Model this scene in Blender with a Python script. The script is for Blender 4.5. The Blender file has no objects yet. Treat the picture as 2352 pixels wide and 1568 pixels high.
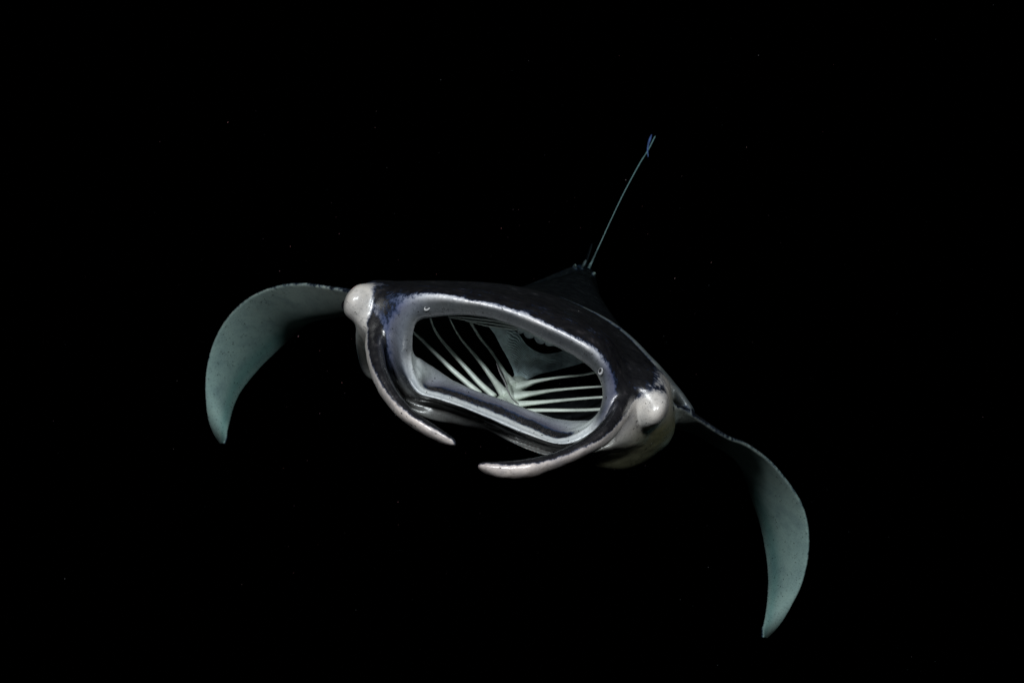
import bpy, bmesh, math, random
import numpy as np
from mathutils import Vector, kdtree, noise

# ------------------------------------------------------------------ camera, world, light
S = bpy.context.scene
COL = S.collection
cam_d = bpy.data.cameras.new("camera")
cam_d.lens = 28.0
cam_d.sensor_width = 36.0
cam_d.clip_end = 200
cam_d.clip_start = 0.02
cam = bpy.data.objects.new("camera", cam_d)
cam.rotation_euler = (math.pi / 2, 0, 0)
COL.objects.link(cam)
S.camera = cam
cam_d.dof.use_dof = True
cam_d.dof.focus_distance = 1.46
cam_d.dof.aperture_fstop = 7.0
S.view_settings.view_transform = 'Standard'
S.view_settings.look = 'None'
S.view_settings.gamma = 1.0
S.view_settings.use_curve_mapping = False
S.view_settings.exposure = 0.0

w = bpy.data.worlds.new("World")
S.world = w
w.use_nodes = True
w.node_tree.nodes["Background"].inputs["Color"].default_value = (0.05, 0.12, 0.16, 1)   # night sea
w.node_tree.nodes["Background"].inputs["Strength"].default_value = 0.002


def strobe(name, loc, target, power, size=0.09):
    """One of the diver's two strobes, held on arms above the camera."""
    l = bpy.data.lights.new(name, 'SPOT')
    l.energy = power
    l.shadow_soft_size = size
    l.spot_size = math.radians(140)
    l.spot_blend = 0.5
    l.color = (1.0, 0.56, 0.55)      # warm filter that makes up for the red the water takes
    o = bpy.data.objects.new(name, l)
    o.location = loc
    o.rotation_euler = (Vector(target) - Vector(loc)).to_track_quat('-Z', 'Y').to_euler()
    COL.objects.link(o)
    return o


strobe("strobe", (-0.50, 0.10, 0.58), (-0.14, 1.6, -0.05), 190)
strobe("strobe", (0.44, 0.08, 0.54), (0.18, 1.6, -0.12), 135)

# ------------------------------------------------------------------ helpers
K = 36.0 / 28.0 / 2352.0


def P(u, v, d):
    """point at distance d along the view axis, u,v measured on a 2352-wide print of the photograph"""
    return np.array([(u - 1176.0) * K * d, d, (784.0 - v) * K * d])


def Z(x, y):
    """measurements taken on an enlarged print of the head"""
    return 759.5 + 0.36458 * x, 600.25 + 0.36458 * y


def PZ(x, y, d):
    u, v = Z(x, y)
    return P(u, v, d)


def plane_d(u, v):
    """distance of the front of the head: turned a little to the left, a little nose down, rounded"""
    s = (u - 1170) * 0.945 + (v - 835) * 0.326
    return 1.47 - 0.00013 * (u - 1170) + 0.00012 * (v - 850) + 3.6e-7 * s * s


def cr(p0, p1, p2, p3, t):
    """Catmull-Rom, t is an array (n,1)"""
    return 0.5 * ((2 * p1) + (-p0 + p2) * t + (2 * p0 - 5 * p1 + 4 * p2 - p3) * t ** 2 + (-p0 + 3 * p1 - 3 * p2 + p3) * t ** 3)


def spline(pts, n, closed=False):
    """resample control rows (m,k) to n rows per span"""
    pts = np.asarray(pts, float)
    m = len(pts)
    t = np.linspace(0, 1, n, endpoint=False)[:, None]
    out = []
    if closed:
        for i in range(m):
            out.append(cr(pts[i - 1], pts[i], pts[(i + 1) % m], pts[(i + 2) % m], t))
        return np.concatenate(out)
    e = np.vstack([2 * pts[0] - pts[1], pts, 2 * pts[-1] - pts[-2]])
    for i in range(m - 1):
        out.append(cr(e[i], e[i + 1], e[i + 2], e[i + 3], t))
    out.append(pts[-1:])
    return np.concatenate(out)


def resample(pts, n):
    """n rows evenly spaced along a polyline given as control rows"""
    c = spline(pts, 24)
    L = np.r_[0, np.cumsum(np.linalg.norm(np.diff(c[:, :3], axis=0), axis=1))]
    s = np.linspace(0, L[-1], n)
    return np.stack([np.interp(s, L, c[:, k]) for k in range(c.shape[1])], 1)


def smooth01(a, b, x):
    t = np.clip((x - a) / (b - a), 0, 1)
    return t * t * (3 - 2 * t)


class Shell:
    """closed surface with per-vertex tone (rgb) and dark coverage"""
    def __init__(self):
        self.v, self.f, self.tone, self.dark = [], [], [], []
        self.n = 0

    def add(self, verts, faces, tone, dark):
        verts = np.asarray(verts, float)
        k = len(verts)
        self.v.append(verts)
        self.f += [tuple(i + self.n for i in f) for f in faces]
        self.tone.append(np.broadcast_to(np.asarray(tone, float), (k, 3)).copy())
        self.dark.append(np.broadcast_to(np.asarray(dark, float), (k,)).copy())
        self.n += k

    def arrays(self):
        return np.concatenate(self.v), np.concatenate(self.tone), np.concatenate(self.dark)


def grid_faces(R, C, closed=True):
    f = []
    for r in range(R - 1):
        for c in range(C if closed else C - 1):
            c2 = (c + 1) % C
            f.append((r * C + c, r * C + c2, (r + 1) * C + c2, (r + 1) * C + c))
    return f


def make_mesh(name, verts, faces, smooth=True, fix=True):
    me = bpy.data.meshes.new(name)
    me.from_pydata([tuple(map(float, p)) for p in verts], [], faces)
    me.validate()
    if fix:
        bm = bmesh.new(); bm.from_mesh(me)
        bmesh.ops.recalc_face_normals(bm, faces=bm.faces)
        bm.to_mesh(me); bm.free()
    if smooth:
        me.polygons.foreach_set("use_smooth", [True] * len(me.polygons))
    me.update()
    return me


def link(name, me, mat, parent=None, loc=None, **props):
    o = bpy.data.objects.new(name, me)
    COL.objects.link(o)
    if mat:
        me.materials.append(mat)
    if parent:
        o.parent = parent
        o.matrix_parent_inverse = parent_inv
    for k, val in props.items():
        o[k] = val
    return o


# ------------------------------------------------------------------ materials
def new_mat(name):
    m = bpy.data.materials.new(name)
    m.use_nodes = True
    nt = m.node_tree
    return m, nt, nt.nodes["Principled BSDF"]


def nd(nt, typ, **kw):
    n = nt.nodes.new(typ)
    for k, val in kw.items():
        setattr(n, k, val)
    return n


def noise_node(nt, scale, detail=4, rough=0.6, vec=None):
    n = nd(nt, "ShaderNodeTexNoise")
    n.inputs["Scale"].default_value = scale
    n.inputs["Detail"].default_value = detail
    n.inputs["Roughness"].default_value = rough
    if vec:
        nt.links.new(vec, n.inputs["Vector"])
    return n


def math_node(nt, op, a, b=None, c=None, clamp=False):
    n = nd(nt, "ShaderNodeMath", operation=op, use_clamp=clamp)
    for i, x in enumerate((a, b, c)):
        if x is None:
            continue
        if isinstance(x, (int, float)):
            n.inputs[i].default_value = x
        else:
            nt.links.new(x, n.inputs[i])
    return n.outputs[0]


def ramp(nt, fac, stops):
    n = nd(nt, "ShaderNodeValToRGB")
    e = n.color_ramp.elements
    while len(e) < len(stops):
        e.new(0.5)
    for el, (p, c) in zip(e, stops):
        el.position = p
        el.color = (*c, 1)
    nt.links.new(fac, n.inputs["Fac"])
    return n.outputs["Color"]


def mix(nt, fac, a, b, mode='MIX'):
    n = nd(nt, "ShaderNodeMix", data_type='RGBA', blend_type=mode)
    for sock, x in ((n.inputs[0], fac), (n.inputs[6], a), (n.inputs[7], b)):
        if isinstance(x, (int, float)):
            sock.default_value = x
        elif isinstance(x, tuple):
            sock.default_value = (*x, 1)
        else:
            nt.links.new(x, sock)
    return n.outputs[2]


def skin_material():
    m, nt, b = new_mat("manta_skin")
    tone = nd(nt, "ShaderNodeAttribute", attribute_name="tone").outputs["Color"]
    dark = nd(nt, "ShaderNodeAttribute", attribute_name="dark").outputs["Fac"]
    co = nd(nt, "ShaderNodeTexCoord").outputs["Object"]
    big = noise_node(nt, 26, 5, 0.62, co).outputs["Fac"]
    fine = noise_node(nt, 120, 4, 0.7, co).outputs["Fac"]
    n1 = math_node(nt, 'MULTIPLY_ADD', big, 0.75, -0.375)
    n2 = math_node(nt, 'MULTIPLY_ADD', fine, 0.85, -0.425)
    nn = math_node(nt, 'ADD', n1, n2)
    # the mottling is widest where the pigment is half there
    d = math_node(nt, 'ADD', dark, nn)
    dk = ramp(nt, d, [(0.36, (0, 0, 0)), (0.50, (0.45, 0.45, 0.45)), (0.66, (1, 1, 1))])
    skin = ramp(nt, noise_node(nt, 45, 4, 0.65, co).outputs["Fac"],
                [(0.32, (0.006, 0.006, 0.008)), (0.60, (0.015, 0.015, 0.017)), (0.76, (0.045, 0.041, 0.045))])
    speck = ramp(nt, noise_node(nt, 210, 2, 0.5, co).outputs["Fac"], [(0.28, (0.74, 0.73, 0.73)), (0.46, (1, 1, 1)), (0.75, (1.04, 1.03, 1.02))])
    blotch = ramp(nt, noise_node(nt, 17, 5, 0.65, co).outputs["Fac"], [(0.30, (0.74, 0.76, 0.80)), (0.52, (1, 1, 1)), (0.72, (1.10, 1.07, 1.04))])
    pale = mix(nt, 1.0, mix(nt, 1.0, tone, blotch, 'MULTIPLY'), speck, 'MULTIPLY')
    edge = mix(nt, dk, pale, (0.017, 0.036, 0.090))
    sep = ramp(nt, d, [(0.52, (0, 0, 0)), (0.74, (1, 1, 1))])
    base = mix(nt, sep, edge, skin)
    nt.links.new(base, b.inputs["Base Color"])
    r = math_node(nt, 'MULTIPLY_ADD', fine, 0.26, 0.16)
    nt.links.new(math_node(nt, 'MULTIPLY_ADD', math_node(nt, 'SUBTRACT', 1.0, nd(nt, "ShaderNodeAttribute", attribute_name="gloss").outputs["Fac"]), 0.28, r), b.inputs["Roughness"])
    gl = nd(nt, "ShaderNodeAttribute", attribute_name="gloss").outputs["Fac"]      # the head skin is the slimiest
    nt.links.new(gl, b.inputs["Specular IOR Level"])
    b.inputs["Subsurface Weight"].default_value = 0.0
    bump = nd(nt, "ShaderNodeBump")
    bump.inputs["Strength"].default_value = 0.18
    bump.inputs["Distance"].default_value = 0.0016
    h = math_node(nt, 'ADD', noise_node(nt, 330, 3, 0.6, co).outputs["Fac"], math_node(nt, 'MULTIPLY', fine, 1.2))
    nt.links.new(h, bump.inputs["Height"])
    nt.links.new(bump.outputs["Normal"], b.inputs["Normal"])
    return m


def plain(name, color, rough=0.45, spec=0.5, var=0.25, scale=60, bump_s=0.2, bump_d=0.001):
    m, nt, b = new_mat(name)
    co = nd(nt, "ShaderNodeTexCoord").outputs["Object"]
    n = noise_node(nt, scale, 4, 0.6, co).outputs["Fac"]
    lo = tuple(c * (1 - var) for c in color)
    hi = tuple(min(1, c * (1 + var)) for c in color)
    nt.links.new(ramp(nt, n, [(0.3, lo), (0.7, hi)]), b.inputs["Base Color"])
    b.inputs["Roughness"].default_value = rough
    b.inputs["Specular IOR Level"].default_value = spec
    bump = nd(nt, "ShaderNodeBump")
    bump.inputs["Strength"].default_value = bump_s
    bump.inputs["Distance"].default_value = bump_d
    nt.links.new(noise_node(nt, scale * 4, 3, 0.6, co).outputs["Fac"], bump.inputs["Height"])
    nt.links.new(bump.outputs["Normal"], b.inputs["Normal"])
    return m


M_SKIN = skin_material()
M_ARCH = plain("gill_arch_skin", (0.70, 0.73, 0.66), 0.42, 0.5, 0.14, 70)
M_HUB = plain("throat_skin", (0.50, 0.53, 0.47), 0.45, 0.45, 0.16, 60)
M_TOOTH = plain("tooth_band_skin", (0.012, 0.012, 0.014), 0.4, 0.4, 0.4, 200)
M_CUSP = plain("tooth_enamel", (0.045, 0.038, 0.034), 0.6, 0.25, 0.4, 300)
M_EYE = plain("eye_surface", (0.010, 0.010, 0.012), 0.12, 0.6, 0.2, 40, 0.0)
M_NOSTRIL = plain("nostril_skin", (0.24, 0.25, 0.26), 0.35, 0.5, 0.15, 150)
M_HOLE = plain("nostril_inside", (0.01, 0.01, 0.012), 0.6, 0.2, 0.2, 100)
M_TAIL = plain("tail_skin", (0.46, 0.54, 0.54), 0.5, 0.4, 0.25, 150)

# ------------------------------------------------------------------ the manta
ORIGIN = Vector((0.02, 1.75, -0.05))
manta = bpy.data.objects.new("manta_ray", None)
manta.empty_display_size = 0.3
manta.location = ORIGIN
COL.objects.link(manta)
manta["label"] = "black and white manta ray swimming open-mouthed with both wings curled down"
manta["category"] = "manta ray"
bpy.context.view_layer.update()
parent_inv = manta.matrix_world.inverted()

body = Shell()

# ---- head and trunk: 23 stations round the mouth, loops from the throat out over the lips and back to the tail
WHITE = (0.61, 0.575, 0.54)
GREY = (0.27, 0.27, 0.30)
PALE = (0.50, 0.52, 0.52)
BLUE = (0.14, 0.15, 0.26)
BLACK = (0.016, 0.016, 0.019)

E = [(513, 560), (525, 430), (560, 360), (700, 338), (850, 333), (1000, 352), (1150, 400), (1300, 470), (1450, 545),
     (1580, 620), (1680, 705), (1712, 800), (1710, 880), (1680, 960), (1600, 1055), (1440, 1120), (1250, 1055),
     (1050, 970), (850, 890), (700, 840), (588, 805), (535, 730), (512, 640)]
F = [(440, 565), (445, 430), (480, 310), (660, 275), (850, 280), (1030, 310), (1190, 365), (1335, 430), (1490, 505),
     (1625, 590), (1720, 690), (1752, 795), (1745, 890), (1710, 985), (1630, 1090), (1450, 1150), (1235, 1085),
     (1035, 1000), (838, 920), (685, 868), (562, 832), (490, 755), (450, 655)]
G = [(355, 560), (350, 400), (395, 255), (610, 195), (850, 230), (1050, 275), (1220, 330), (1370, 395), (1530, 470),
     (1680, 565), (1770, 680), (1805, 790), (1795, 905), (1755, 1015), (1665, 1125), (1460, 1185), (1220, 1120),
     (1020, 1030), (825, 945), (668, 895), (535, 862), (440, 785), (375, 665)]
G2 = [(315, 560), (315, 398), (355, 236), (590, 168), (850, 203), (1060, 245), (1236, 300), (1392, 365), (1552, 440),
      (1708, 538), (1800, 665), (1840, 785), (1832, 908), (1790, 1020), (1700, 1140), (1475, 1205), (1212, 1145),
      (1012, 1052), (815, 958), (655, 912), (512, 880), (418, 797), (340, 670)]
H = [(255, 560), (265, 390), (290, 205), (560, 158), (850, 180), (1065, 215), (1250, 265), (1420, 325), (1590, 400),
     (1750, 500), (1860, 640), (1920, 780), (1920, 920), (1890, 1030), (1770, 1160), (1500, 1230), (1200, 1175),
     (1000, 1075), (800, 975), (640, 935), (485, 902), (390, 815), (290, 680)]
I_ = [(180, 560), (190, 400), (235, 150), (450, 126), (800, 124), (1080, 142), (1330, 195), (1510, 262), (1690, 352),
      (1840, 450), (1985, 600), (2125, 750), (2155, 900), (2165, 1060), (2075, 1190), (1800, 1312), (1480, 1285),
      (1120, 1170), (850, 1060), (680, 1000), (500, 940), (370, 860), (235, 720)]
for k in range(3, 10):
    G[k] = (G[k][0] * .87 + E[k][0] * .13, G[k][1] * .87 + E[k][1] * .13)
    G2[k] = (G2[k][0] * .87 + E[k][0] * .13, G2[k][1] * .87 + E[k][1] * .13)
G[2] = (440, 262)
F[2] = (505, 318)
E2 = [(e[0] * .80 + f[0] * .20, e[1] * .80 + f[1] * .20) for e, f in zip(E, F)]
E3 = [(e[0] * .66 + f[0] * .34, e[1] * .66 + f[1] * .34) for e, f in zip(E, F)]
F2 = [(f[0] * .44 + g[0] * .56, f[1] * .44 + g[1] * .56) for f, g in zip(F, G)]
H[15], H[16], H[18], H[19], H[20], H[21] = (1430, 1226), (1212, 1172), (785, 1030), (598, 984), (466, 912), (384, 812)
I_[16], I_[17], I_[18], I_[19], I_[20], I_[21] = (1260, 1165), (1030, 1075), (810, 1012), (635, 962), (502, 888), (420, 790)
B_ = [((h[0] + i[0]) / 2, (h[1] + i[1]) / 2) for h, i in zip(H, I_)]
for i, q in {0: (200, 520), 1: (165, 385), 2: (205, 160), 10: (1975, 690), 11: (2045, 800), 12: (2085, 900), 13: (2035, 1040), 14: (1930, 1180)}.items():
    B_[i] = q
# inside of the lower jaw: tooth band, blue ridge, floor edge (elsewhere they only follow the lip inwards)
n_st = len(E)
cxz, cyz = 1130, 720


def inward(p, k):
    return (p[0] + (cxz - p[0]) * k, p[1] + (cyz - p[1]) * k)


D1 = [inward(p, 0.022 if 2 <= k <= 10 else -0.004) for k, p in enumerate(E)]
D2 = [inward(p, -0.010) for p in E]
C1 = [inward(p, -0.02) for p in E]
for i, q in {14: (1606, 1045), 15: (1452, 1098), 16: (1262, 1028), 17: (1066, 944), 18: (862, 866), 19: (712, 818), 20: (604, 790),
             21: (552, 724), 22: (520, 640)}.items():
    D1[i] = q
for i, q in {13: (1668, 972), 14: (1575, 1035), 15: (1440, 1055), 16: (1275, 985), 17: (1085, 905), 18: (885, 832), 19: (735, 790), 20: (618, 770),
             21: (580, 712), 22: (535, 640), 0: (515, 572)}.items():
    D2[i] = q
for i, q in {13: (1655, 985), 14: (1590, 1003), 15: (1420, 990), 16: (1290, 950), 17: (1110, 882), 18: (930, 818), 19: (830, 778), 20: (740, 728),
             21: (640, 660), 22: (570, 612), 0: (519, 575)}.items():
    C1[i] = q


D0 = [(e[0] * .45 + d[0] * .55, e[1] * .45 + d[1] * .55) for e, d in zip(E, D1)]
D1b = [(e[0] * .45 + d[0] * .55, e[1] * .45 + d[1] * .55) for e, d in zip(D2, D1)]


def ring(pts, off):
    out = []
    for i, (x, y) in enumerate(pts):
        u, v = Z(x, y)
        o = off[i] if hasattr(off, '__len__') else off
        out.append(P(u, v, plane_d(u, v) + o))
    return np.array(out)


jaw = np.zeros(n_st)
jaw[13:22] = [0.006, 0.012, 0.018, 0.022, 0.025, 0.022, 0.018, 0.012, 0.006]
offD1 = jaw + 0.014
offD2 = jaw + 0.034
offC1 = jaw + 0.085
offC1[[13, 14, 15]] = [0.09, 0.10, 0.12]
offC1[[20, 21, 22, 0]] = [0.15, 0.12, 0.07, 0.03]
offD2[[20, 21, 22]] = [0.06, 0.04, 0.03]
offH = np.full(n_st, 0.06)
offH[10:14] = 0.085
offI = np.full(n_st, 0.30)
offI[[0, 1, 22]] = 0.16
offI[2:4] = 0.13, 0.22
offI[10:15] = 0.20, 0.16, 0.16, 0.16, 0.18
offH[15:22] = [0.05, 0.055, 0.11, 0.095, 0.065, 0.055, 0.05]
offH[11:15] = [0.03, 0.03, 0.03, 0.035]
offI[15:22] = [0.20, 0.26, 0.32, 0.28, 0.25, 0.23, 0.20]
offG = np.full(n_st, -0.018)
offG[[0, 1, 22, 21]] = 0.015, 0.0, 0.03, 0.045
offG[2] = -0.005
offG[10:14] = 0.0
offG[14:21] = 0.026
offG2 = offG + 0.014
offG2[14:21] = 0.06
offB = 0.35 * offH + 0.65 * offI
offB[[0, 1, 2]] = 0.08, 0.02, 0.035
offB[16:22] = 0.13, 0.18, 0.16, 0.12, 0.11, 0.10
offB[10:16] = 0.08, 0.03, 0.015, 0.06, 0.09, 0.12
offH[[1, 2]] = 0.025, 0.035

groove = np.zeros(n_st)
groove[3:11] = 0.0032
rE = ring(E, jaw)
mid = PZ(cxz, cyz, 1.47)
wall = []
for i in range(n_st):
    x, y = E[i]
    u, v = Z(x, y)
    d = plane_d(u, v) + 0.24
    e = P(u, v, plane_d(u, v))
    wall.append([e[0] + (e[0] - mid[0]) * 0.16, d, e[2] + (e[2] - mid[2]) * 0.16])
wall = np.array(wall)
back = []
for i in range(n_st):
    e = rE[i]
    back.append([mid[0] + (e[0] - mid[0]) * 0.78 + 0.05, 1.90, mid[2] + (e[2] - mid[2]) * 0.78 + 0.03])
back = np.array(back)
deep = np.array([[mid[0] + 0.06 + (b[0] - mid[0] - 0.06) * 0.25, 1.97, mid[2] + 0.03 + (b[2] - mid[2] - 0.03) * 0.25] for b in back])

# trunk rings behind the head (print pixels, distance)
J = [(905, 800), (890, 735), (900, 690), (980, 668), (1070, 662), (1150, 660), (1230, 662), (1300, 680), (1385, 722), (1440, 770),
     (1490, 830), (1515, 880), (1510, 930), (1490, 970), (1450, 1000), (1380, 1020), (1290, 1015), (1190, 990), (1100, 960), (1030, 930), (970, 895), (935, 865), (915, 835)]
KK = [(1090, 745), (1085, 720), (1095, 695), (1130, 680), (1180, 668), (1225, 656), (1275, 640), (1320, 628), (1355, 640), (1378, 680),
      (1395, 722), (1405, 760), (1405, 790), (1395, 810), (1375, 825), (1340, 830), (1300, 825), (1250, 815), (1205, 805), (1165, 795), (1130, 785), (1108, 775), (1095, 760)]
Lc = (1347, 618)
rJ = np.array([P(u, v, 2.0) for u, v in J])
rK = np.array([P(u, v, 2.28) for u, v in KK])
rL = np.array([P(1342 + (u - 1250) * 0.16, 622 + (u - 1250) * 0.06 + (v - 735) * 0.07, 2.40) for u, v in KK])
rM = np.array([P(Lc[0] + (u - 1260) * 0.03 + 4, Lc[1] + (v - 735) * 0.03 - 8, 2.47) for u, v in KK])

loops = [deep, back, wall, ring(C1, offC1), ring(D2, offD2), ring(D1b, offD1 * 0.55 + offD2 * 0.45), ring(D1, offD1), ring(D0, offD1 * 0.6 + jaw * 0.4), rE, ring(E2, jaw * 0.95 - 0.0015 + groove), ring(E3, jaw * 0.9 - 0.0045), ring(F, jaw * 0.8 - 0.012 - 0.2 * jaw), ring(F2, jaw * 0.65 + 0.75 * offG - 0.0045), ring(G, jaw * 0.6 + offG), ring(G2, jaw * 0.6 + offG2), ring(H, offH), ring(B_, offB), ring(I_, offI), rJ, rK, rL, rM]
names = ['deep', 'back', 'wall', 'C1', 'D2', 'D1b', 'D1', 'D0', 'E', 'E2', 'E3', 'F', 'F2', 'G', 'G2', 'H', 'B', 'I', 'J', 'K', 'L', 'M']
top = set(range(2, 11))


def tone_dark(nm, i):
    low = 14 <= i <= 21
    lowc = 15 <= i <= 20
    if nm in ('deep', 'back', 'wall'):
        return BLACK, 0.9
    if nm == 'C1':
        return ((0.34, 0.36, 0.38), 0.0) if 13 <= i <= 22 else ((0.16, 0.18, 0.19), 0.1)
    if nm == 'D2':
        if 15 <= i <= 20:
            return (0.16, 0.165, 0.21), 0.0
        return ((0.52, 0.56, 0.56), 0.0) if 12 <= i or i == 0 else ((0.25, 0.27, 0.28), 0.0)
    if nm in ('D1', 'D0', 'D1b'):
        if lowc:
            return (0.02, 0.02, 0.02), 0.85
        return ((0.52, 0.56, 0.56), 0.0) if 13 <= i or i == 0 else ((0.30, 0.31, 0.32), 0.0)
    if nm in ('E2', 'E3'):
        return ((0.68, 0.72, 0.74) if low else (0.36, 0.38, 0.40) if i == 22 else (0.080, 0.088, 0.094)), 0.0
    if nm == 'E':
        return (0.74, 0.78, 0.79) if (low or i == 22) else (0.115, 0.12, 0.13), 0.0  # highlight along the lower and left rim put into the tone
    if nm == 'F':
        if i in (11, 12, 13):
            return (0.10, 0.11, 0.15), 0.15
        if i in (0, 1, 2, 22, 21):
            return (0.11, 0.125, 0.15), 0.1
        return ((0.46, 0.49, 0.51), 0.0) if low else ((0.066, 0.074, 0.080), 0.0)
    if nm == 'F2':
        if low:
            return (0.22, 0.235, 0.245), 0.0  # painted fade from the bright rim to the shaded underside
        if i in (10, 11, 12, 13):
            return (0.12, 0.13, 0.18), 0.34
        if i in (0, 1, 2, 22, 21):
            return (0.12, 0.13, 0.17), 0.28
        return (0.17, 0.185, 0.20), 0.0
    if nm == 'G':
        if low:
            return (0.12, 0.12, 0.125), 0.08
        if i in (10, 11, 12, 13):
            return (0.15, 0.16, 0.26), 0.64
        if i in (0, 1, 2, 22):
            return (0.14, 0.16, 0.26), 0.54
        return (0.80, 0.84, 0.88), 0.30  # crest highlight of the upper lip painted into the tone
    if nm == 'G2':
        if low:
            return ((0.34, 0.33, 0.32), 0.10) if i in (15, 16) else ((0.16, 0.16, 0.16), 0.22)  # shade below the jaw rim put into the tone
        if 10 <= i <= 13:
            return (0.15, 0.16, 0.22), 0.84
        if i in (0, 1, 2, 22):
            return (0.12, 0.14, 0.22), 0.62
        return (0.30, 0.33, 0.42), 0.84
    if nm == 'H':
        if 14 <= i <= 22:
            return ((0.12, 0.12, 0.115) if i >= 18 else (0.10, 0.10, 0.105) if i == 17 else (0.20, 0.195, 0.185) if i in (15, 16) else (0.40, 0.39, 0.36)), 0.0  # pale underside dimmed, its shade painted into the tone
        if i in (12, 13):
            return WHITE, 0.15
        if i in (0, 1):
            return ((0.13, 0.125, 0.12) if i == 0 else WHITE), 0.35
        return GREY, 0.80
    if nm == 'B':
        if 13 <= i or i == 0:
            return ((0.10, 0.097, 0.09), 0.05) if i in (0, 22) else ((0.27, 0.27, 0.25) if i >= 17 else (0.21, 0.20, 0.135), 0.04)  # shade on belly and side strip painted into their tones
        if i in (1, 12):
            return WHITE, 0.0
        if i == 2:
            return WHITE, 0.50
        if i == 11:
            return WHITE, 0.58
        return GREY, 0.9
    if nm == 'I':
        if 12 <= i or i == 0:
            return ((0.09, 0.09, 0.085), 0.05) if i in (0, 22) else ((0.18, 0.178, 0.12), 0.04)  # belly and side strip keep their painted shade here
        if i in (1, 11):
            return WHITE, 0.35
        return GREY, 0.9
    if nm == 'J':
        return ((0.5, 0.5, 0.45), 0.0) if i >= 13 or i == 0 else (GREY, 0.95)
    if nm == 'K':
        return (GREY, 0.97)
    if nm == 'L':
        return (0.04, 0.046, 0.046), 0.75
    return (0.12, 0.13, 0.12), 0.3


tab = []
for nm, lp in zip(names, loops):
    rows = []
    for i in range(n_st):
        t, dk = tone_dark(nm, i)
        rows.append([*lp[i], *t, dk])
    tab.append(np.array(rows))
# round the mouth
NS = 12
around = [spline(r, NS, closed=True) for r in tab]
W = around[0].shape[0]
# across the loops
sub = 14
A = np.stack(around)                         # loops, W, 7
full = spline(A.reshape(len(loops), -1), sub).reshape(-1, W, 7)
R = full.shape[0]
full[:, :, 3:6] = np.clip(full[:, :, 3:6], 0.005, 0.8)
full[:, :, 6] = np.clip(full[:, :, 6], 0, 1)
verts = full[:, :, :3].reshape(-1, 3)
faces = grid_faces(R, W)
n0 = len(verts)
c_in = full[0, :, :3].mean(0)
c_out = full[-1, :, :3].mean(0)
verts = np.vstack([verts, c_in, c_out])
for c in range(W):
    faces.append((n0, (c + 1) % W, c))
    faces.append((n0 + 1, (R - 1) * W + c, (R - 1) * W + (c + 1) % W))
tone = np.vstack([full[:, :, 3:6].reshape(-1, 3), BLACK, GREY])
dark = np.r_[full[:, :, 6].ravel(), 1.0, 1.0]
body.add(verts, faces, tone, dark)


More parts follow.
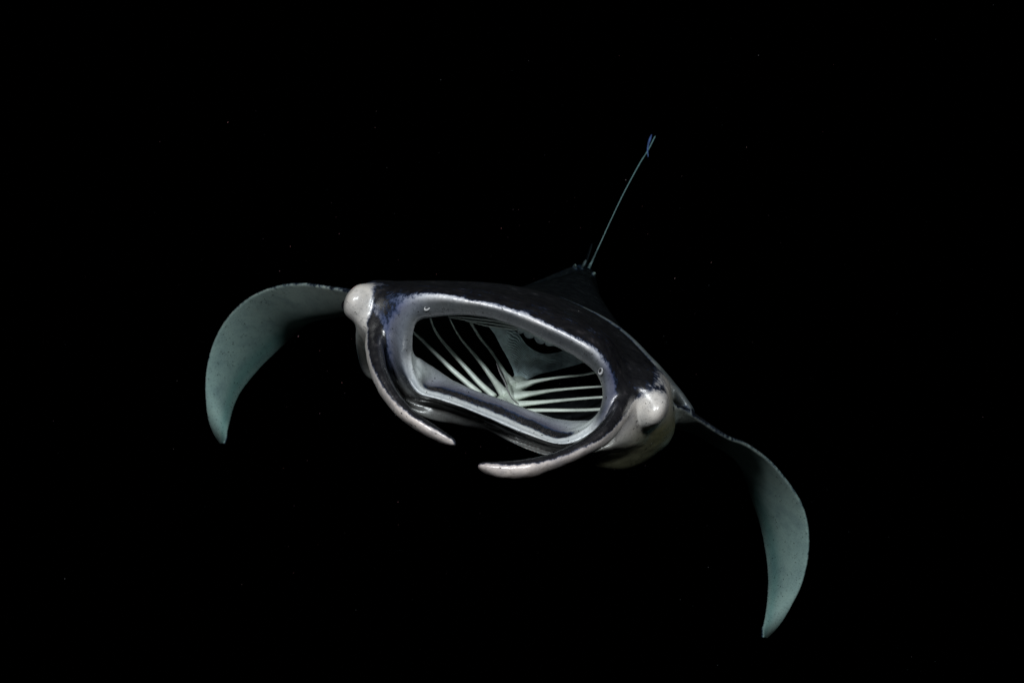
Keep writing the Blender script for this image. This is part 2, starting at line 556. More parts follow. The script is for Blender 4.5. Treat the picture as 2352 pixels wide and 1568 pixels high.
# ---- pectoral fins ("wings")
def wing(LE, TE, thick, inner_dim, back, depth_in):
    n = 170
    le = resample([P(*p) for p in LE], n)
    TE = [(u, v, d - back * min(1, i / 4)) for i, (u, v, d) in enumerate(TE)]
    te = resample([P(*p) for p in TE], n)
    m = 70
    s = np.linspace(0, 1, m)
    # near the body the rear edge is hidden behind the rounded belly side, whose lowest line is what shows
    wr = 1 - smooth01(0.12, 0.55, np.linspace(0, 1, n))[:, None]
    dir_te = te / te[:, 1:2]
    dir_le = le / le[:, 1:2]
    low = dir_te * (le[:, 1:2] + depth_in)
    hid = (dir_te * 0.65 + dir_le * 0.35) * te[:, 1:2]
    mc = low * wr + (0.5 * le + 0.5 * te) * (1 - wr)
    ec = hid * wr + te * (1 - wr)
    mid_ = np.stack([cr(2 * le - mc, le, mc, ec, np.full((1, 1), 2 * t)) if t <= 0.5 else
                     cr(le, mc, ec, 2 * ec - mc, np.full((1, 1), 2 * t - 1)) for t in s], 1)
    # belly side sags slightly between the edges
    du = np.gradient(mid_, axis=0)
    dv = np.gradient(mid_, axis=1)
    nr = np.cross(du, dv)
    nr /= np.linalg.norm(nr, axis=2, keepdims=True) + 1e-9
    # make the normal point to the ventral side (the side that the camera sees)
    view = -mid_ / np.linalg.norm(mid_, axis=2, keepdims=True)
    sg = np.sign((nr * view)[n // 3:, :m // 2].sum(2).mean())
    nr *= sg
    tt = np.linspace(0, 1, n)
    th = np.interp(tt, [0, 0.15, 0.5, 1], thick)[:, None]
    prof = (s ** 0.8 * (1 - s) ** 0.8 * 1.75)[None, :]
    ven = mid_ + nr * (th * prof * 0.35 + 0.003)[:, :, None]
    dor = mid_ - nr * (th * prof * 0.65 + 0.004)[:, :, None]
    # rounded leading edge
    ring_ = np.concatenate([ven, dor[:, ::-1]], 1)
    C = ring_.shape[1]
    f = grid_faces(n, C)
    f.append(tuple(range(C)))
    f.append(tuple((n - 1) * C + c for c in range(C))[::-1])
    tn = np.zeros((n, C, 3)); dk = np.zeros((n, C))
    S2 = np.r_[s, s[::-1]][None, :]
    T2 = tt[:, None]
    isd = np.r_[np.zeros(m), np.ones(m)][None, :] * np.ones((n, 1))
    tn[:] = (0.52, 0.54, 0.50)
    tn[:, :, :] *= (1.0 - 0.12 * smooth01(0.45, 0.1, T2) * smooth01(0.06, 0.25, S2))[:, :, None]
    tn *= (1.0 - inner_dim * smooth01(0.42, 0.15, T2) * np.ones_like(S2))[:, :, None]  # shade near the body put into the wing's tone and dark cover
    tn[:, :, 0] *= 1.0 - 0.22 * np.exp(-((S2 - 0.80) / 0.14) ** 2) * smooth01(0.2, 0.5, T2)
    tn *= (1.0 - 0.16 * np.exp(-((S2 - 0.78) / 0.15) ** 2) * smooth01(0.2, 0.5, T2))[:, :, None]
    dk[:] = 0.9 * isd * smooth01(0.0, 0.05, S2 + 0.02)
    tk = np.array([noise.noise(Vector((k * 0.55, 7.0 + inner_dim * 9, 0))) + 0.6 * noise.noise(Vector((k * 0.17, 3.0, 0))) for k in range(n)])
    reach = np.clip(0.012 + 0.045 * tk, 0.0, 0.09)[:, None]
    edge = np.where(S2 < reach, 0.75, 0.0)
    edge = np.maximum(edge, np.exp(-(S2 / 0.022) ** 2) * 0.46 + np.exp(-((1 - S2) / 0.02) ** 2) * 0.15)
    dk = np.maximum(dk, edge * (0.6 + 0.4 * smooth01(0.5, 0.1, T2)))
    dk = np.maximum(dk, 0.30 * smooth01(0.9, 1.0, T2))
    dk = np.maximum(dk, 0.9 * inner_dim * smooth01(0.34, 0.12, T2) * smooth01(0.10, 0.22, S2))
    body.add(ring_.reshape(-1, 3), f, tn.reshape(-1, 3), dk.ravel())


wing([(930, 690, 1.72), (860, 674, 1.76), (800, 667, 1.82), (750, 659, 1.90), (700, 652, 1.98), (650, 655, 2.06), (600, 670, 2.14), (560, 693, 2.20),
      (525, 727, 2.25), (500, 766, 2.29), (482, 812, 2.32), (473, 860, 2.34), (472, 910, 2.35), (479, 960, 2.36), (492, 995, 2.37), (508, 1018, 2.38)],
     [(930, 720, 2.35), (860, 712, 2.42), (800, 719, 2.50), (755, 735, 2.56), (715, 753, 2.60), (680, 773, 2.63), (645, 798, 2.65), (615, 825, 2.66),
      (590, 851, 2.65), (566, 880, 2.63), (549, 905, 2.60), (536, 935, 2.56), (528, 965, 2.50), (523, 990, 2.44), (520, 1008, 2.40), (514, 1019, 2.39)],
     (0.05, 0.05, 0.03, 0.010), 0.15, 0.12, 0.16)


def z3(x, y, d):
    return (1519 + .3907 * x, 882 + .3907 * y, d)


wing([z3(-120, 60, 1.62), z3(0, 95, 1.62), z3(60, 118, 1.63), z3(130, 140, 1.65), z3(200, 185, 1.68), z3(300, 258, 1.74), z3(400, 318, 1.80), z3(480, 345, 1.86), z3(560, 392, 1.92), z3(640, 455, 1.98),
      z3(720, 545, 2.03), z3(790, 640, 2.07), z3(840, 740, 2.10), z3(864, 850, 2.12), z3(865, 975, 2.13), z3(850, 1080, 2.13), z3(820, 1190, 2.13), z3(760, 1310, 2.13),
      z3(690, 1415, 2.13), z3(615, 1490, 2.13)],
     [z3(-120, 240, 2.15), z3(0, 230, 2.20), z3(100, 235, 2.24), z3(200, 265, 2.28), z3(280, 318, 2.32), z3(370, 388, 2.36), z3(440, 465, 2.39), z3(490, 560, 2.41), z3(535, 680, 2.42),
      z3(575, 795, 2.42), z3(606, 925, 2.40), z3(625, 1060, 2.36), z3(630, 1170, 2.31), z3(622, 1280, 2.25), z3(608, 1370, 2.20), z3(594, 1440, 2.16), z3(598, 1488, 2.14)],
     (0.040, 0.040, 0.03, 0.010), 0.35, 0.08, 0.13)


# ---- cephalic lobes (the two flaps beside the mouth)
def lobe(outer, inner, depth, thick, dark_side, dark_w):
    n = 150
    # same parameter on both edges
    o = resample([PZ(x, y, 1.4) for x, y in outer], n)
    i = resample([PZ(x, y, 1.4) for x, y in inner], n)
    o /= o[:, 1:2]; i /= i[:, 1:2]
    tt = np.linspace(0, 1, n)
    d = np.interp(tt, np.linspace(0, 1, len(depth)), depth)[:, None]
    kk = np.hanning(15); kk /= kk.sum()
    d = np.convolve(np.pad(d[:, 0], 7, 'edge'), kk, 'valid')[:, None]
    o = o * d; i = i * d
    c = (o + i) / 2
    a = (o - i) / 2
    view = c / np.linalg.norm(c, axis=1, keepdims=True)
    m = 72
    ph = np.linspace(0, 2 * np.pi, m, endpoint=False)
    al = np.linalg.norm(a, axis=1)[:, None]
    th = np.interp(tt, np.linspace(0, 1, len(thick)), thick)[:, None]
    # ellipse: along a (seen width) and into the view; swung back a little on the outer side
    cosp = np.cos(ph)[None, :]; sinp = np.sin(ph)[None, :]
    b = np.minimum(th, al * 2.2 + 0.002)
    v = c[:, None, :] + a[:, None, :] * cosp[:, :, None] + view[:, None, :] * (b * (-sinp) + 0.25 * al * cosp)[:, :, None]
    C = m
    f = grid_faces(n, C)
    f.append(tuple(range(C))); f.append(tuple((n - 1) * C + k for k in range(C))[::-1])
    # pigment: dark on the inner (mouth) side, white outside
    dw = np.interp(tt, np.linspace(0, 1, len(dark_w)), dark_w)[:, None]
    x = np.broadcast_to(cosp, (n, m))               # +1 outer edge, -1 inner edge
    front = np.broadcast_to(sinp, (n, m))
    dk = smooth01(0.30, -0.30, x - dw)
    dk = np.where(front < -0.2, np.maximum(dk, smooth01(0.9, -0.4, x)), dk)
    tn = np.zeros((n, m, 3)); tn[:] = (0.61, 0.575, 0.545)
    tn *= (1 - 0.30 * smooth01(0.75, 1.0, tt))[:, None, None]
    # fine lengthwise streaks of tone and a darker outer margin
    st = np.array([[noise.noise(Vector((t * 5.0, p * 9.0, 2.0 + dark_side))) for p in ph] for t in tt])
    tn *= (1 + 0.34 * st - 0.22 * smooth01(0.35, 0.95, x) * smooth01(0.45, 0.9, tt)[:, None])[:, :, None]
    dk = np.maximum(dk, 0.33 * smooth01(0.93, 1.0, tt)[:, None])
    body.add(v.reshape(-1, 3), f, tn.reshape(-1, 3), dk.ravel())


lobe([(330, 230), (262, 300), (232, 370), (218, 440), (214, 520), (224, 600), (244, 690), (275, 770), (320, 850), (380, 930), (450, 1000), (530, 1060), (620, 1112), (700, 1150), (750, 1164), (780, 1166), (790, 1158)],
     [(420, 250), (390, 310), (362, 370), (345, 440), (336, 520), (340, 600), (354, 670), (378, 735), (412, 800), (456, 865), (514, 930), (588, 984), (664, 1034), (742, 1086), (780, 1116), (793, 1136), (795, 1150)],
     [1.62, 1.575, 1.525, 1.48, 1.45, 1.425, 1.41, 1.40], [0.028, 0.035, 0.045, 0.045, 0.04, 0.03, 0.012], -1,
     [0.9, 0.85, 0.72, 0.42, 0.08, -0.22, -0.48, -0.64])
lobe([(1880, 700), (1940, 800), (1925, 890), (1895, 960), (1850, 1030), (1785, 1110), (1700, 1178), (1600, 1232), (1480, 1284), (1370, 1332), (1280, 1366), (1180, 1384), (1090, 1378), (1000, 1350), (948, 1322), (930, 1303), (925, 1292)],
     [(1770, 610), (1800, 700), (1808, 790), (1790, 880), (1742, 975), (1665, 1058), (1565, 1128), (1455, 1183), (1340, 1222), (1220, 1246), (1110, 1256), (1020, 1260), (965, 1262), (940, 1268), (929, 1278), (925, 1286)],
     [1.57, 1.505, 1.455, 1.415, 1.385, 1.365, 1.35, 1.345], [0.03, 0.04, 0.048, 0.045, 0.045, 0.035, 0.012], 1,
     [0.95, 0.80, 0.42, 0.12, -0.12, -0.35, -0.58, -0.72])


# ---- eye bumps, shoulders, pelvic fins
def blob(c, axes, tone, dark, n=40):
    """ellipsoid: centre c, three axis vectors"""
    th = np.linspace(0.02, np.pi - 0.02, n)
    ph = np.linspace(0, 2 * np.pi, 2 * n, endpoint=False)
    v = []
    for t in th:
        for p in ph:
            v.append(c + axes[0] * math.sin(t) * math.cos(p) + axes[1] * math.sin(t) * math.sin(p) + axes[2] * math.cos(t))
    f = grid_faces(n, 2 * n)
    f.append(tuple(range(2 * n))[::-1]); f.append(tuple((n - 1) * 2 * n + k for k in range(2 * n)))
    v = np.array(v)
    dk = dark(v) if callable(dark) else dark
    body.add(v, f, tone, dk)


def img(v):
    """back to print pixels"""
    return np.stack([1176 + v[:, 0] / (K * v[:, 1]), 784 - v[:, 2] / (K * v[:, 1])], 1)


def dark_right_of(x0, x1, slope=0.0):
    def fn(v):
        q = img(v)
        x = (q[:, 0] - 759.5) / .36458
        y = (q[:, 1] - 600.25) / .36458
        return np.maximum(0.10, smooth01(x0, x1, x + slope * y) * 0.9)
    return fn


def dark_above(y0, y1, slope):
    def fn(v):
        q = img(v)
        x = (q[:, 0] - 759.5) / .36458
        y = (q[:, 1] - 600.25) / .36458
        return np.maximum(0.10, smooth01(y0, y1, y + slope * (x - 2000)) * 0.9)
    return fn


zpx = 0.36458 * K * 1.5     # metres per enlarged-print pixel at 1.5 m
r3 = lambda ang: (np.array([math.cos(ang), 0, math.sin(ang)]), np.array([-math.sin(ang), 0, math.cos(ang)]))
ax, az = r3(math.radians(-27))
cL = PZ(183, 258, 1.595)
blob(cL, [ax * 96 * zpx, np.array([0, 0.060, 0]), az * 138 * zpx], WHITE, dark_right_of(240, 320, 0.0))
ax, az = r3(math.radians(-28))
cR = PZ(2015, 920, 1.545)
blob(cR, [ax * 100 * zpx, np.array([0, 0.075, 0]), az * 150 * zpx], WHITE, dark_above(840, 780, -0.15))

# right shoulder that shows behind the head, with its pale patch
sh = [(1290, 684, 1.92), (1345, 708, 1.90), (1400, 738, 1.87), (1450, 780, 1.84), (1495, 832, 1.80), (1530, 880, 1.76), (1560, 915, 1.72), (1585, 950, 1.70)]
sc = resample([P(*p) for p in sh], 60)
rad = np.interp(np.linspace(0, 1, 60), [0, 0.3, 0.6, 0.8, 1], [1.2, 3, 8, 15, 12]) * K * 1.8
vv = []
for k in range(60):
    t = sc[min(k + 1, 59)] - sc[max(k - 1, 0)]
    t /= np.linalg.norm(t)
    n1 = np.cross(t, [0, 1, 0]); n1 /= np.linalg.norm(n1)
    n2 = np.cross(t, n1)
    for p in np.linspace(0, 2 * np.pi, 24, endpoint=False):
        vv.append(sc[k] + rad[k] * (n1 * math.cos(p) + 3.0 * n2 * math.sin(p)))
f = grid_faces(60, 24); f.append(tuple(range(24))); f.append(tuple(59 * 24 + k for k in range(24))[::-1])
body.add(vv, f, (0.11, 0.115, 0.115), 0.34)

ax, az = r3(math.radians(-50))
blob(P(1512, 862, 1.715), [ax * 26 * K * 1.72, np.array([0, 0.03, 0]), az * 5 * K * 1.72], (0.45, 0.45, 0.44), 0.22, 24)

# pelvic fins and small dorsal fin at the tail root
for (u, v, d, a, b, ang, tn, dk) in [(1321, 611, 2.39, 3.0, 6, 20, (0.3, 0.31, 0.29), 0.36), (1364, 629, 2.38, 4.5, 4.5, -30, (0.4, 0.42, 0.39), 0.28),
                                     (1342, 606, 2.38, 4, 11, -25, (0.22, 0.23, 0.22), 0.36), (1352, 584, 2.44, 3.5, 28, -18, (0.10, 0.11, 0.11), 0.8)]:
    ax, az = r3(math.radians(ang))
    blob(P(u, v, d), [ax * a * K * d, np.array([0, 0.03, 0]), az * b * K * d], tn, dk, 20)

# ---- weld all the shells into one skin
V, TONE, DARK = body.arrays()


def weld(shell, voxel):
    # one mesh per closed shell, normals outward, then joined
    me = make_mesh("skin_source", np.concatenate(shell.v), shell.f)
    o = bpy.data.objects.new("skin_source", me)
    COL.objects.link(o)
    md = o.modifiers.new("r", 'REMESH')
    md.mode = 'VOXEL'
    md.voxel_size = voxel
    md.adaptivity = 0
    dg = bpy.context.evaluated_depsgraph_get()
    out = bpy.data.meshes.new_from_object(o.evaluated_get(dg))
    bpy.data.objects.remove(o)
    bpy.data.meshes.remove(me)
    return out


skin = weld(body, 0.0026)
nv = len(skin.vertices)
co = np.empty(nv * 3); skin.vertices.foreach_get("co", co); co = co.reshape(-1, 3)
ed = np.empty(len(skin.edges) * 2, dtype=np.int64); skin.edges.foreach_get("vertices", ed); ed = ed.reshape(-1, 2)
deg = np.bincount(ed.ravel(), minlength=nv)[:, None].astype(float)


def lap(x):
    s = np.empty_like(x)
    for k in range(x.shape[1]):
        s[:, k] = np.bincount(ed[:, 0], x[ed[:, 1], k], nv) + np.bincount(ed[:, 1], x[ed[:, 0], k], nv)
    return s / np.maximum(deg, 1)


# pigment and painted light first (nearest point of the source shells), then relax the skin
kd = kdtree.KDTree(len(V))
for i, p in enumerate(V):
    kd.insert(p, i)
kd.balance()
near = np.fromiter((kd.find(p)[1] for p in co), dtype=np.int64, count=nv)
tone_v = TONE[near]; dark_v = DARK[near][:, None]
for _ in range(8):
    tone_v = lap(tone_v); dark_v = lap(dark_v)

px = img(co)
zx = (px[:, 0] - 759.5) / .36458
zy = (px[:, 1] - 600.25) / .36458
# strong relaxing where the eye bumps and lobes grow out of the head
def region(cx, cy, r, dmax):
    return np.clip(1.6 - np.hypot(zx - cx, zy - cy) / r, 0, 1) * (co[:, 1] < dmax)
wgt = np.maximum.reduce([region(230, 300, 150, 1.8), region(1960, 880, 170, 1.75), region(1810, 700, 150, 1.7), region(330, 300, 120, 1.75), region(340, 440, 100, 1.75)])[:, None]
for it in range(130):
    l = lap(co)
    wt = wgt * 0.5 + (0.5 if it < 4 else 0.0)
    co = co + (l - co) * np.minimum(wt, 0.6)
skin.vertices.foreach_set("co", co.ravel())
skin.update()
nn_ = np.empty(nv * 3); skin.vertices.foreach_get("normal", nn_); nn_ = nn_.reshape(-1, 3)
uneven = np.fromiter((0.0013 * noise.noise(Vector(p * 21.0)) + 0.0006 * noise.noise(Vector(p * 62.0)) for p in co), dtype=float, count=nv)
uneven *= np.interp(co[:, 1], [1.6, 1.8], [1.0, 0.12])
co = co + nn_ * uneven[:, None]
skin.vertices.foreach_set("co", co.ravel())
at = skin.attributes.new("tone", 'FLOAT_COLOR', 'POINT')
at.data.foreach_set("color", np.hstack([tone_v, np.ones((nv, 1))]).ravel().astype(np.float32))
at = skin.attributes.new("gloss", 'FLOAT', 'POINT')
at.data.foreach_set("value", np.interp(co[:, 1], [1.62, 1.82], [1.0, 0.15]).astype(np.float32))
at = skin.attributes.new("dark", 'FLOAT', 'POINT')
at.data.foreach_set("value", dark_v.ravel().astype(np.float32))
skin.polygons.foreach_set("use_smooth", [True] * len(skin.polygons))
skin.name = "body"
skin.update()
link("body", skin, M_SKIN, manta)


# ---- tubes
def tube(pts, radii, seg=12, flat=1.0, n=40, axis=(0, 1, 0), cap=True):
    c = resample(pts, n)
    r = np.interp(np.linspace(0, 1, n), np.linspace(0, 1, len(radii)), radii)
    vv = []
    for k in range(n):
        t = c[min(k + 1, n - 1)] - c[max(k - 1, 0)]
        t /= np.linalg.norm(t)
        n1 = np.cross(t, axis); n1 /= np.linalg.norm(n1)
        n2 = np.cross(t, n1)
        for p in np.linspace(0, 2 * np.pi, seg, endpoint=False):
            vv.append(c[k] + r[k] * (n1 * math.cos(p) + flat * n2 * math.sin(p)))
    f = grid_faces(n, seg)
    f.append(tuple(range(seg))); f.append(tuple((n - 1) * seg + k for k in range(seg))[::-1])
    return np.array(vv), f


def tube_obj(name, pts, radii, mat, parent=manta, **kw):
    v, f = tube(pts, radii, **kw)
    return link(name, make_mesh(name, v, f), mat, parent)


q = K * 0.36458     # metres per enlarged-print pixel per metre of distance


def arch(pts, dist, w, fat=2.35):
    d = np.interp(np.linspace(0, 1, len(pts)), np.linspace(0, 1, len(dist)), dist)
    p3 = [PZ(x, y, dd) for (x, y), dd in zip(pts, d)]
    tube_obj("gill_arch", p3, [0.5 * k * q * fat for k in w], M_ARCH, flat=2.0, n=50)


# left row, lower ends near the lower jaw
arch([(500, 420), (530, 455), (570, 490), (640, 560), (750, 668), (850, 757), (940, 832)], [1.66, 1.70, 1.72, 1.70], [10, 15, 21, 25, 26])
arch([(625, 350), (650, 420), (690, 485), (760, 568), (850, 668), (940, 768), (1030, 850)], [1.68, 1.73, 1.745, 1.72], [8, 13, 19, 25, 30])
arch([(750, 360), (790, 440), (830, 500), (890, 570), (960, 655), (1010, 722), (1060, 790), (1105, 850)], [1.72, 1.77, 1.77, 1.74], [8, 9, 14, 20, 30, 52])
arch([(880, 380), (915, 440), (950, 492), (1000, 552), (1050, 625), (1090, 690), (1120, 735), (1160, 790)], [1.76, 1.81, 1.80, 1.76], [14, 14, 14, 15, 22, 56])
# right row
arch([(1190, 785), (1240, 772), (1290, 756), (1400, 736), (1500, 724), (1600, 712), (1700, 690)], [1.76, 1.74, 1.70, 1.64], [60, 26, 16, 14, 13, 16], 1.85)
arch([(1160, 850), (1210, 842), (1290, 829), (1400, 812), (1550, 798), (1730, 785)], [1.74, 1.72, 1.68, 1.62], [60, 32, 20, 15, 13, 12], 1.85)
arch([(1150, 905), (1200, 898), (1290, 890), (1450, 875), (1600, 862), (1730, 853)], [1.72, 1.70, 1.66, 1.61], [46, 30, 22, 17, 15, 14], 1.85)
arch([(1140, 945), (1230, 940), (1320, 938), (1450, 938), (1600, 936), (1720, 930)], [1.70, 1.68, 1.65, 1.60], [24, 23, 22, 20, 19, 18], 1.85)

# hub where the arches meet, and the palate above it
hub_rows = [  # y, x left, x right, distance
    (700, 1165, 1240, 1.845), (732, 1148, 1240, 1.80), (770, 1122, 1238, 1.78), (810, 1098, 1228, 1.765), (850, 1075, 1205, 1.75), (885, 1040, 1200, 1.735), (930, 1000, 1230, 1.70), (990, 980, 1300, 1.64)]
rows = []
for y, xl, xr, d in hub_rows:
    r_ = []
    for k in range(9):
        t = k / 8
        x = xl + (xr - xl) * t
        bulge = math.sin(math.pi * t) * 0.022
        yy = y + (x - 1150) * 0.22
        r_.append(PZ(x, yy, d - bulge - 0.008))
    rows.append(np.concatenate(r_))
g = spline(np.array(rows), 6).reshape(-1, 9, 3)
g = np.stack([spline(r_, 5) for r_ in g])
HR, HC = g.shape[:2]
bk = g + np.array([0, 0.03, 0])
hv = np.concatenate([g.reshape(-1, 3), bk.reshape(-1, 3)])
hf = grid_faces(HR, HC, False)
nb = HR * HC
hf += [tuple(i + nb for i in f_[::-1]) for f_ in hf]
edge_loop = [(0, c) for c in range(HC)] + [(r_, HC - 1) for r_ in range(1, HR)] + [(HR - 1, c) for c in range(HC - 2, -1, -1)] + [(r_, 0) for r_ in range(HR - 2, 0, -1)]
for k in range(len(edge_loop)):
    a = edge_loop[k][0] * HC + edge_loop[k][1]; b2 = edge_loop[(k + 1) % len(edge_loop)]
    b2 = b2[0] * HC + b2[1]
    hf.append((a, b2, b2 + nb, a + nb))
link("throat_floor", make_mesh("throat_floor", hv, hf), M_HUB, manta)


def palate():
    # fan-shaped roof of the mouth with wavy folds, built as ridges with darker-coloured grooves
    ctl = [[(985, 400), (1080, 412), (1175, 450), (1240, 530), (1330, 580), (1430, 575), (1530, 545), (1660, 590)],
           [(1030, 455), (1100, 470), (1165, 510), (1220, 570), (1310, 612), (1400, 612), (1500, 600), (1640, 618)],
           [(1075, 540), (1120, 550), (1165, 575), (1215, 615), (1290, 645), (1380, 650), (1470, 645), (1570, 645)],
           [(1120, 620), (1145, 628), (1175, 640), (1215, 662), (1270, 682), (1340, 690), (1410, 685), (1470, 672)],
           [(1150, 685), (1165, 690), (1185, 695), (1210, 705), (1240, 715), (1270, 718), (1300, 715), (1330, 705)],
           [(1160, 735), (1170, 738), (1185, 742), (1200, 745), (1215, 748), (1228, 748), (1240, 745), (1250, 740)]]
    rows = [spline(np.array(c_, float), 30).ravel() for c_ in ctl]
    gg = spline(np.array(rows), 52)
    gg = gg.reshape(gg.shape[0], -1, 2)
    RR, CC = gg.shape[:2]
    vs = np.zeros((RR, CC, 3))
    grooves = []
    for r_ in range(RR):
        t = r_ / (RR - 1)
        for c in range(CC):
            s_ = c / (CC - 1)
            x, y = gg[r_, c]
            edge = math.sin(math.pi * s_)
            d = 1.755 + 0.05 * t
            wob = noise.noise(Vector((x * 0.012, y * 0.012, 3.0)))
            wob2 = noise.noise(Vector((x * 0.035, y * 0.035, 9.0)))
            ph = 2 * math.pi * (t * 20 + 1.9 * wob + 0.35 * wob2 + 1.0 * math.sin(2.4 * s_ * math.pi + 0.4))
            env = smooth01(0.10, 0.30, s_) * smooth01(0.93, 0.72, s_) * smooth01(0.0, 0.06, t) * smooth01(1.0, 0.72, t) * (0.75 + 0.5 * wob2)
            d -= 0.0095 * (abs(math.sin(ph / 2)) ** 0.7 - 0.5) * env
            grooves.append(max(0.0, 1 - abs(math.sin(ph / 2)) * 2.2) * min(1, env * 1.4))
            vs[r_, c] = PZ(x, y, d)
    bkv = vs + np.array([0, 0.02, 0])
    hv = np.concatenate([vs.reshape(-1, 3), bkv.reshape(-1, 3)])
    hf = grid_faces(RR, CC, False)
    nb = RR * CC
    hf += [tuple(i + nb for i in f_[::-1]) for f_ in hf]
    me = make_mesh("palate", hv, hf, fix=False)
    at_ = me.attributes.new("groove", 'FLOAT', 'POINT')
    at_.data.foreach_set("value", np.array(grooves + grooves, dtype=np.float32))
    return me


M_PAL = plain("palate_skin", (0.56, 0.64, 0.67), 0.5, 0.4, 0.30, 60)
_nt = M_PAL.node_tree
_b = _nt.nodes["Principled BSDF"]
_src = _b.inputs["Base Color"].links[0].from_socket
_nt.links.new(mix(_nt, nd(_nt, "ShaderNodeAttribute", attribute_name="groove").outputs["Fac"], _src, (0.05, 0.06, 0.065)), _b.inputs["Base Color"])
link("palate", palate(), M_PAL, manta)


def z4(x, y, d):
    return P(1041.25 + .078125 * x, 722.75 + .078125 * y, d)


for pts, wd in (([z4(-150, 40, 1.60), z4(50, 52, 1.60), z4(700, 110, 1.585), z4(1350, 200, 1.565), z4(1850, 330, 1.54)], 55),
                ([z4(-150, 80, 1.62), z4(50, 100, 1.62), z4(500, 170, 1.61), z4(1100, 245, 1.595), z4(1700, 350, 1.575), z4(1980, 440, 1.56)], 60),
                ([z4(350, 180, 1.65), z4(530, 215, 1.65), z4(1000, 320, 1.64), z4(1500, 385, 1.62), z4(1900, 440, 1.59)], 60)):
    tube_obj("gill_filament", pts, [0.2 * wd * .078125 * K * 1.6, 0.45 * wd * .078125 * K * 1.6, 0.5 * wd * .078125 * K * 1.6, 0.4 * wd * .078125 * K * 1.6], M_ARCH, n=40)

# scalloped flap hanging behind the upper lip
sv = []
top_edge = [(1170, 400), (1230, 430), (1300, 462), (1370, 500), (1450, 540), (1540, 590), (1600, 630)]
te_ = spline(np.array(top_edge, float), 20)
nn_ = len(te_)
for k, (x, y) in enumerate(te_):
    t = k / (nn_ - 1)
    env = smooth01(0, 0.08, t) * smooth01(0.62, 0.45, t)
    drop = 10 * smooth01(1, 0.7, t) + 24 * env * abs(math.sin(math.pi * (t * 6.2 + 0.1))) ** 0.6 + 8 * env
    for j in range(7):
        s_ = j / 6
        sv.append(PZ(x - drop * 0.35 * s_, y - 14 + (drop + 14) * s_, 1.535 + 0.03 * math.sin(s_ * 1.6)))
sv = np.array(sv)
sf = grid_faces(nn_, 7, False)
sv2 = sv + np.array([0, 0.004, 0])
sf += [tuple(i + len(sv) for i in f_[::-1]) for f_ in sf]
M_FLAP = plain("mouth_valve_skin", (0.46, 0.52, 0.52), 0.45, 0.45, 0.25, 120)
link("mouth_valve", make_mesh("mouth_valve", np.concatenate([sv, sv2]), sf, fix=False), M_FLAP, manta)

# thread of slime lying over the hub
M_THREAD = plain("thread_slime", (0.14, 0.13, 0.13), 0.4, 0.5, 0.3, 200)
tube_obj("slime_thread", [PZ(1045, 640, 1.70), PZ(1068, 700, 1.69), PZ(1098, 760, 1.685), PZ(1118, 815, 1.68), PZ(1142, 862, 1.675), PZ(1185, 898, 1.66)],
         [0.0008, 0.0022, 0.0022, 0.0015, 0.0012, 0.001], M_THREAD, n=40)

# tooth band on the lower jaw: a low rough strip set with tiny teeth
ja = spline(ring(D1, offD1), 24, closed=True)
jb = spline(rE, 24, closed=True)
jc = spline(ring(D2, offD2), 24, closed=True)
lo, hi = 15 * 24 + 4, 20 * 24 - 2
rng = random.Random(4)
tv, tf = [], []
for _ in range(900):
    k = rng.uniform(lo, hi); i0 = int(k); fr = k - i0
    s_ = rng.uniform(-0.55, 0.35)
    base_p = ja[i0] * (1 - fr) + ja[i0 + 1] * fr
    o_ = (jb if s_ < 0 else jc)
    e_ = o_[i0] * (1 - fr) + o_[i0 + 1] * fr
    p = base_p + (e_ - base_p) * abs(s_)
    h = rng.uniform(0.0010, 0.0018); r_ = rng.uniform(0.0004, 0.0007)
    up = np.array([rng.uniform(-.3, .3), -0.75, 0.65]); up /= np.linalg.norm(up)
    s1 = np.cross(up, [1, 0, 0]); s1 /= np.linalg.norm(s1); s2 = np.cross(up, s1)
    b0 = len(tv)
    for a in range(4):
        tv.append(p + r_ * (s1 * math.cos(a * 1.5708) + s2 * math.sin(a * 1.5708)) - up * 0.001)
    tv.append(p + up * h)
    tf += [(b0 + a, b0 + (a + 1) % 4, b0 + 4) for a in range(4)]
link("tooth_band", make_mesh("tooth_band", tv, tf, fix=False), M_CUSP, manta, kind="stuff")


# nostrils
def nostril(x, y, off, ang, s):
    u, v = Z(x, y)
    c = P(u, v, plane_d(u, v) + off)
    ax, az = r3(math.radians(ang))
    n, m = 36, 12
    vv = []
    for k in range(n):
        p = 2 * math.pi * k / n
        w_ = 0.30 - 0.24 * math.cos(p - 4.3 + 3.14159)         # thick lip on the lower side
        R_ = 1.0
        for j in range(m):
            qn = 2 * math.pi * j / m
            rr = R_ + w_ * math.cos(qn)
            vv.append(c + s * (ax * rr * 1.15 * math.cos(p) + az * rr * 0.75 * math.sin(p)) + np.array([0, -0.6 * w_ * s * math.sin(qn), 0]))
    f = []
    for k in range(n):
        for j in range(m):
            f.append((k * m + j, k * m + (j + 1) % m, ((k + 1) % n) * m + (j + 1) % m, ((k + 1) % n) * m + j))
    o = link("nostril", make_mesh("nostril", vv, f), M_NOSTRIL, manta)
    hv = [c + np.array([0, 0.0008, 0])] + [c + s * 1.0 * (ax * 1.1 * math.cos(2 * math.pi * k / 24) + az * 0.7 * math.sin(2 * math.pi * k / 24)) for k in range(24)]
    hf = [(0, 1 + k, 1 + (k + 1) % 24) for k in range(24)]
    h = bpy.data.objects.new("opening", make_mesh("opening", hv, hf, fix=False))
    h.data.materials.append(M_HOLE)
    COL.objects.link(h)
    h.parent = o
    h.matrix_parent_inverse = parent_inv @ manta.matrix_world
    return o


nostril(608, 292, -0.011, 35, 0.0046)
nostril(1699, 690, -0.008, 75, 0.0046)

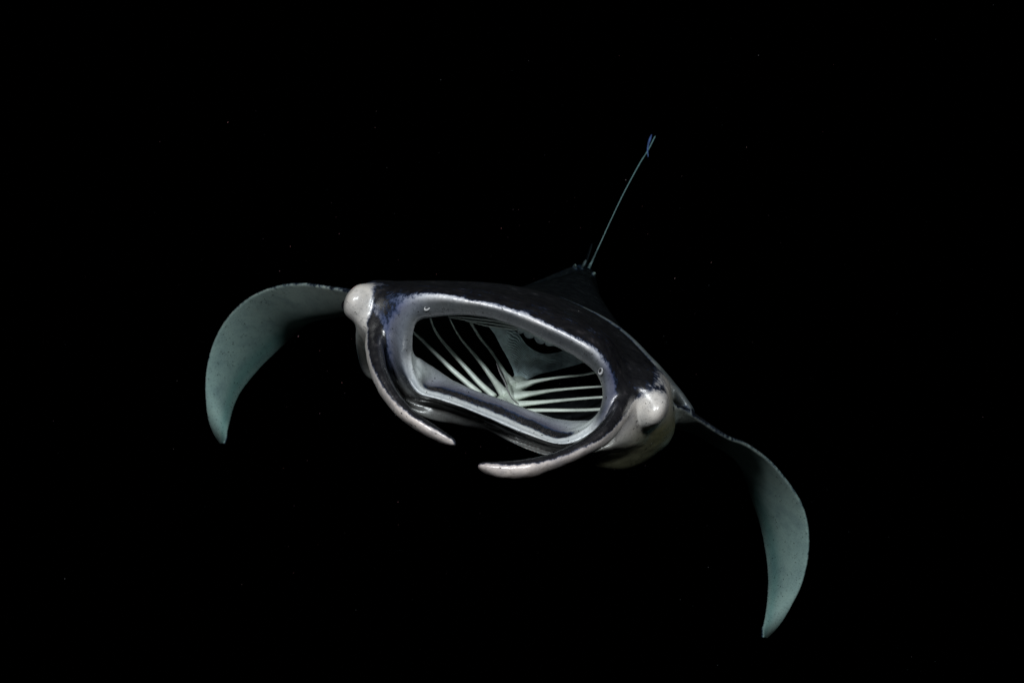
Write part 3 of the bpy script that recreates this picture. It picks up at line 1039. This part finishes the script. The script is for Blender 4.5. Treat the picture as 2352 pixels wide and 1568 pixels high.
# eyes on the outer face of each bump
for (x, y, d, r_) in ((110, 280, 1.635, 0.014), (2118, 930, 1.61, 0.015)):
    c = PZ(x, y, d)
    bm = bmesh.new()
    bmesh.ops.create_uvsphere(bm, u_segments=32, v_segments=16, radius=r_)
    bmesh.ops.translate(bm, verts=bm.verts, vec=Vector(c))
    me = bpy.data.meshes.new("eye"); bm.to_mesh(me); bm.free()
    me.polygons.foreach_set("use_smooth", [True] * len(me.polygons))
    link("eye", me, M_EYE, manta)

# whip tail
tube_obj("tail", [P(1347, 626, 2.40), P(1358, 604, 2.46), P(1368, 582, 2.51), P(1381, 554, 2.55), P(1400, 512, 2.60), P(1432, 445, 2.66), P(1468, 378, 2.70), P(1488, 346, 2.72), P(1505, 313, 2.74)],
         [0.006, 0.0032, 0.0016, 0.0014, 0.0014, 0.0016, 0.0018, 0.0020, 0.0021], M_TAIL, n=120, seg=10)

# blue sliver beside the tail tip
M_STRAND = plain("blue_violet_tissue", (0.16, 0.19, 0.50), 0.4, 0.5, 0.5, 60)
sv_, sf_ = tube([P(1497, 309, 2.66), P(1492.5, 321, 2.66), P(1489, 334, 2.66), P(1487.5, 347, 2.66), P(1489, 361, 2.66)], [0.0012, 0.0036, 0.0040, 0.0034, 0.0024, 0.0016, 0.0008], n=40, flat=0.6)
so = link("drifting_strand", make_mesh("drifting_strand", sv_, sf_), M_STRAND)
so["label"] = "small blue violet sliver drifting across the tip of the thin tail"
so["category"] = "strand"

# ------------------------------------------------------------------ drifting specks
rng = random.Random(11)


def fleck(vl, fl, c, a, b, rot):
    d1 = Vector((math.cos(rot[0]) * math.cos(rot[1]), math.sin(rot[1]) * 0.6, math.sin(rot[0]))).normalized()
    d2 = d1.cross(Vector((0.1, 1, 0.2))).normalized(); d3 = d1.cross(d2)
    b0 = len(vl)
    for w_ in (d1 * a, -d1 * a, d2 * b, -d2 * b, d3 * b, -d3 * b):
        vl.append(tuple(Vector(c) + w_))
    for i_, j_, k_ in ((0, 2, 4), (2, 1, 4), (1, 3, 4), (3, 0, 4), (2, 0, 5), (1, 2, 5), (3, 1, 5), (0, 3, 5)):
        fl.append((b0 + i_, b0 + j_, b0 + k_))


vl, fl = [], []
for _ in range(420):
    d = rng.uniform(1.35, 3.0)
    if rng.random() < 0.6:
        u, v = rng.gauss(1150, 420), rng.gauss(820, 300)
    else:
        u, v = rng.uniform(-100, 2450), rng.uniform(-100, 1650)
    a = rng.choice((0.0004, 0.0005, 0.0007, 0.0010))
    fleck(vl, fl, P(u, v, d), a * rng.uniform(1, 2), a, (rng.uniform(0, 6.28), rng.uniform(-1, 1)))
M_SNOW = plain("speck_matter", (0.05, 0.05, 0.05), 0.7, 0.2, 0.3, 300)
sn = link("marine_snow", make_mesh("marine_snow", vl, fl, smooth=False, fix=False), M_SNOW)
sn["kind"] = "stuff"
sn["label"] = "tiny pale specks drifting in the black water around the manta"

vl, fl = [], []
nrm = np.empty(nv * 3); skin.vertices.foreach_get("normal", nrm); nrm = nrm.reshape(-1, 3)
facing = (nrm * (-co / np.linalg.norm(co, axis=1, keepdims=True))).sum(1)
cand = np.nonzero((facing > 0.35) & (dark_v[:, 0] < 0.3))[0]
for _ in range(330):
    i_ = int(cand[rng.randrange(len(cand))])
    c = co[i_] + nrm[i_] * rng.uniform(0.001, 0.006)
    fleck(vl, fl, c, rng.uniform(0.0012, 0.0028), rng.uniform(0.0005, 0.0009), (rng.uniform(0, 6.28), rng.uniform(-.6, .6)))
M_PLK = plain("plankton_shell", (0.02, 0.018, 0.018), 0.4, 0.4, 0.4, 300)
pk = link("plankton", make_mesh("plankton", vl, fl, smooth=False, fix=False), M_PLK)
pk["kind"] = "stuff"
pk["label"] = "tiny dark plankton flecks drifting close to the pale skin"

# ------------------------------------------------------------------ the sea: one closed body of clear water that swallows red light
bm = bmesh.new()
bmesh.ops.create_cube(bm, size=1.0)
bmesh.ops.scale(bm, verts=bm.verts, vec=(30, 30, 16))
bmesh.ops.translate(bm, verts=bm.verts, vec=(0, 6, 0))
me = bpy.data.meshes.new("water"); bm.to_mesh(me); bm.free()
m = bpy.data.materials.new("sea_water"); m.use_nodes = True
nt = m.node_tree
nt.nodes.remove(nt.nodes["Principled BSDF"])
va = nt.nodes.new("ShaderNodeVolumeAbsorption")
va.inputs["Color"].default_value = (0.10, 0.655, 0.69, 1)
va.inputs["Density"].default_value = 0.36
nt.links.new(va.outputs[0], nt.nodes["Material Output"].inputs["Volume"])
wo = link("water", me, m)
wo["kind"] = "structure"
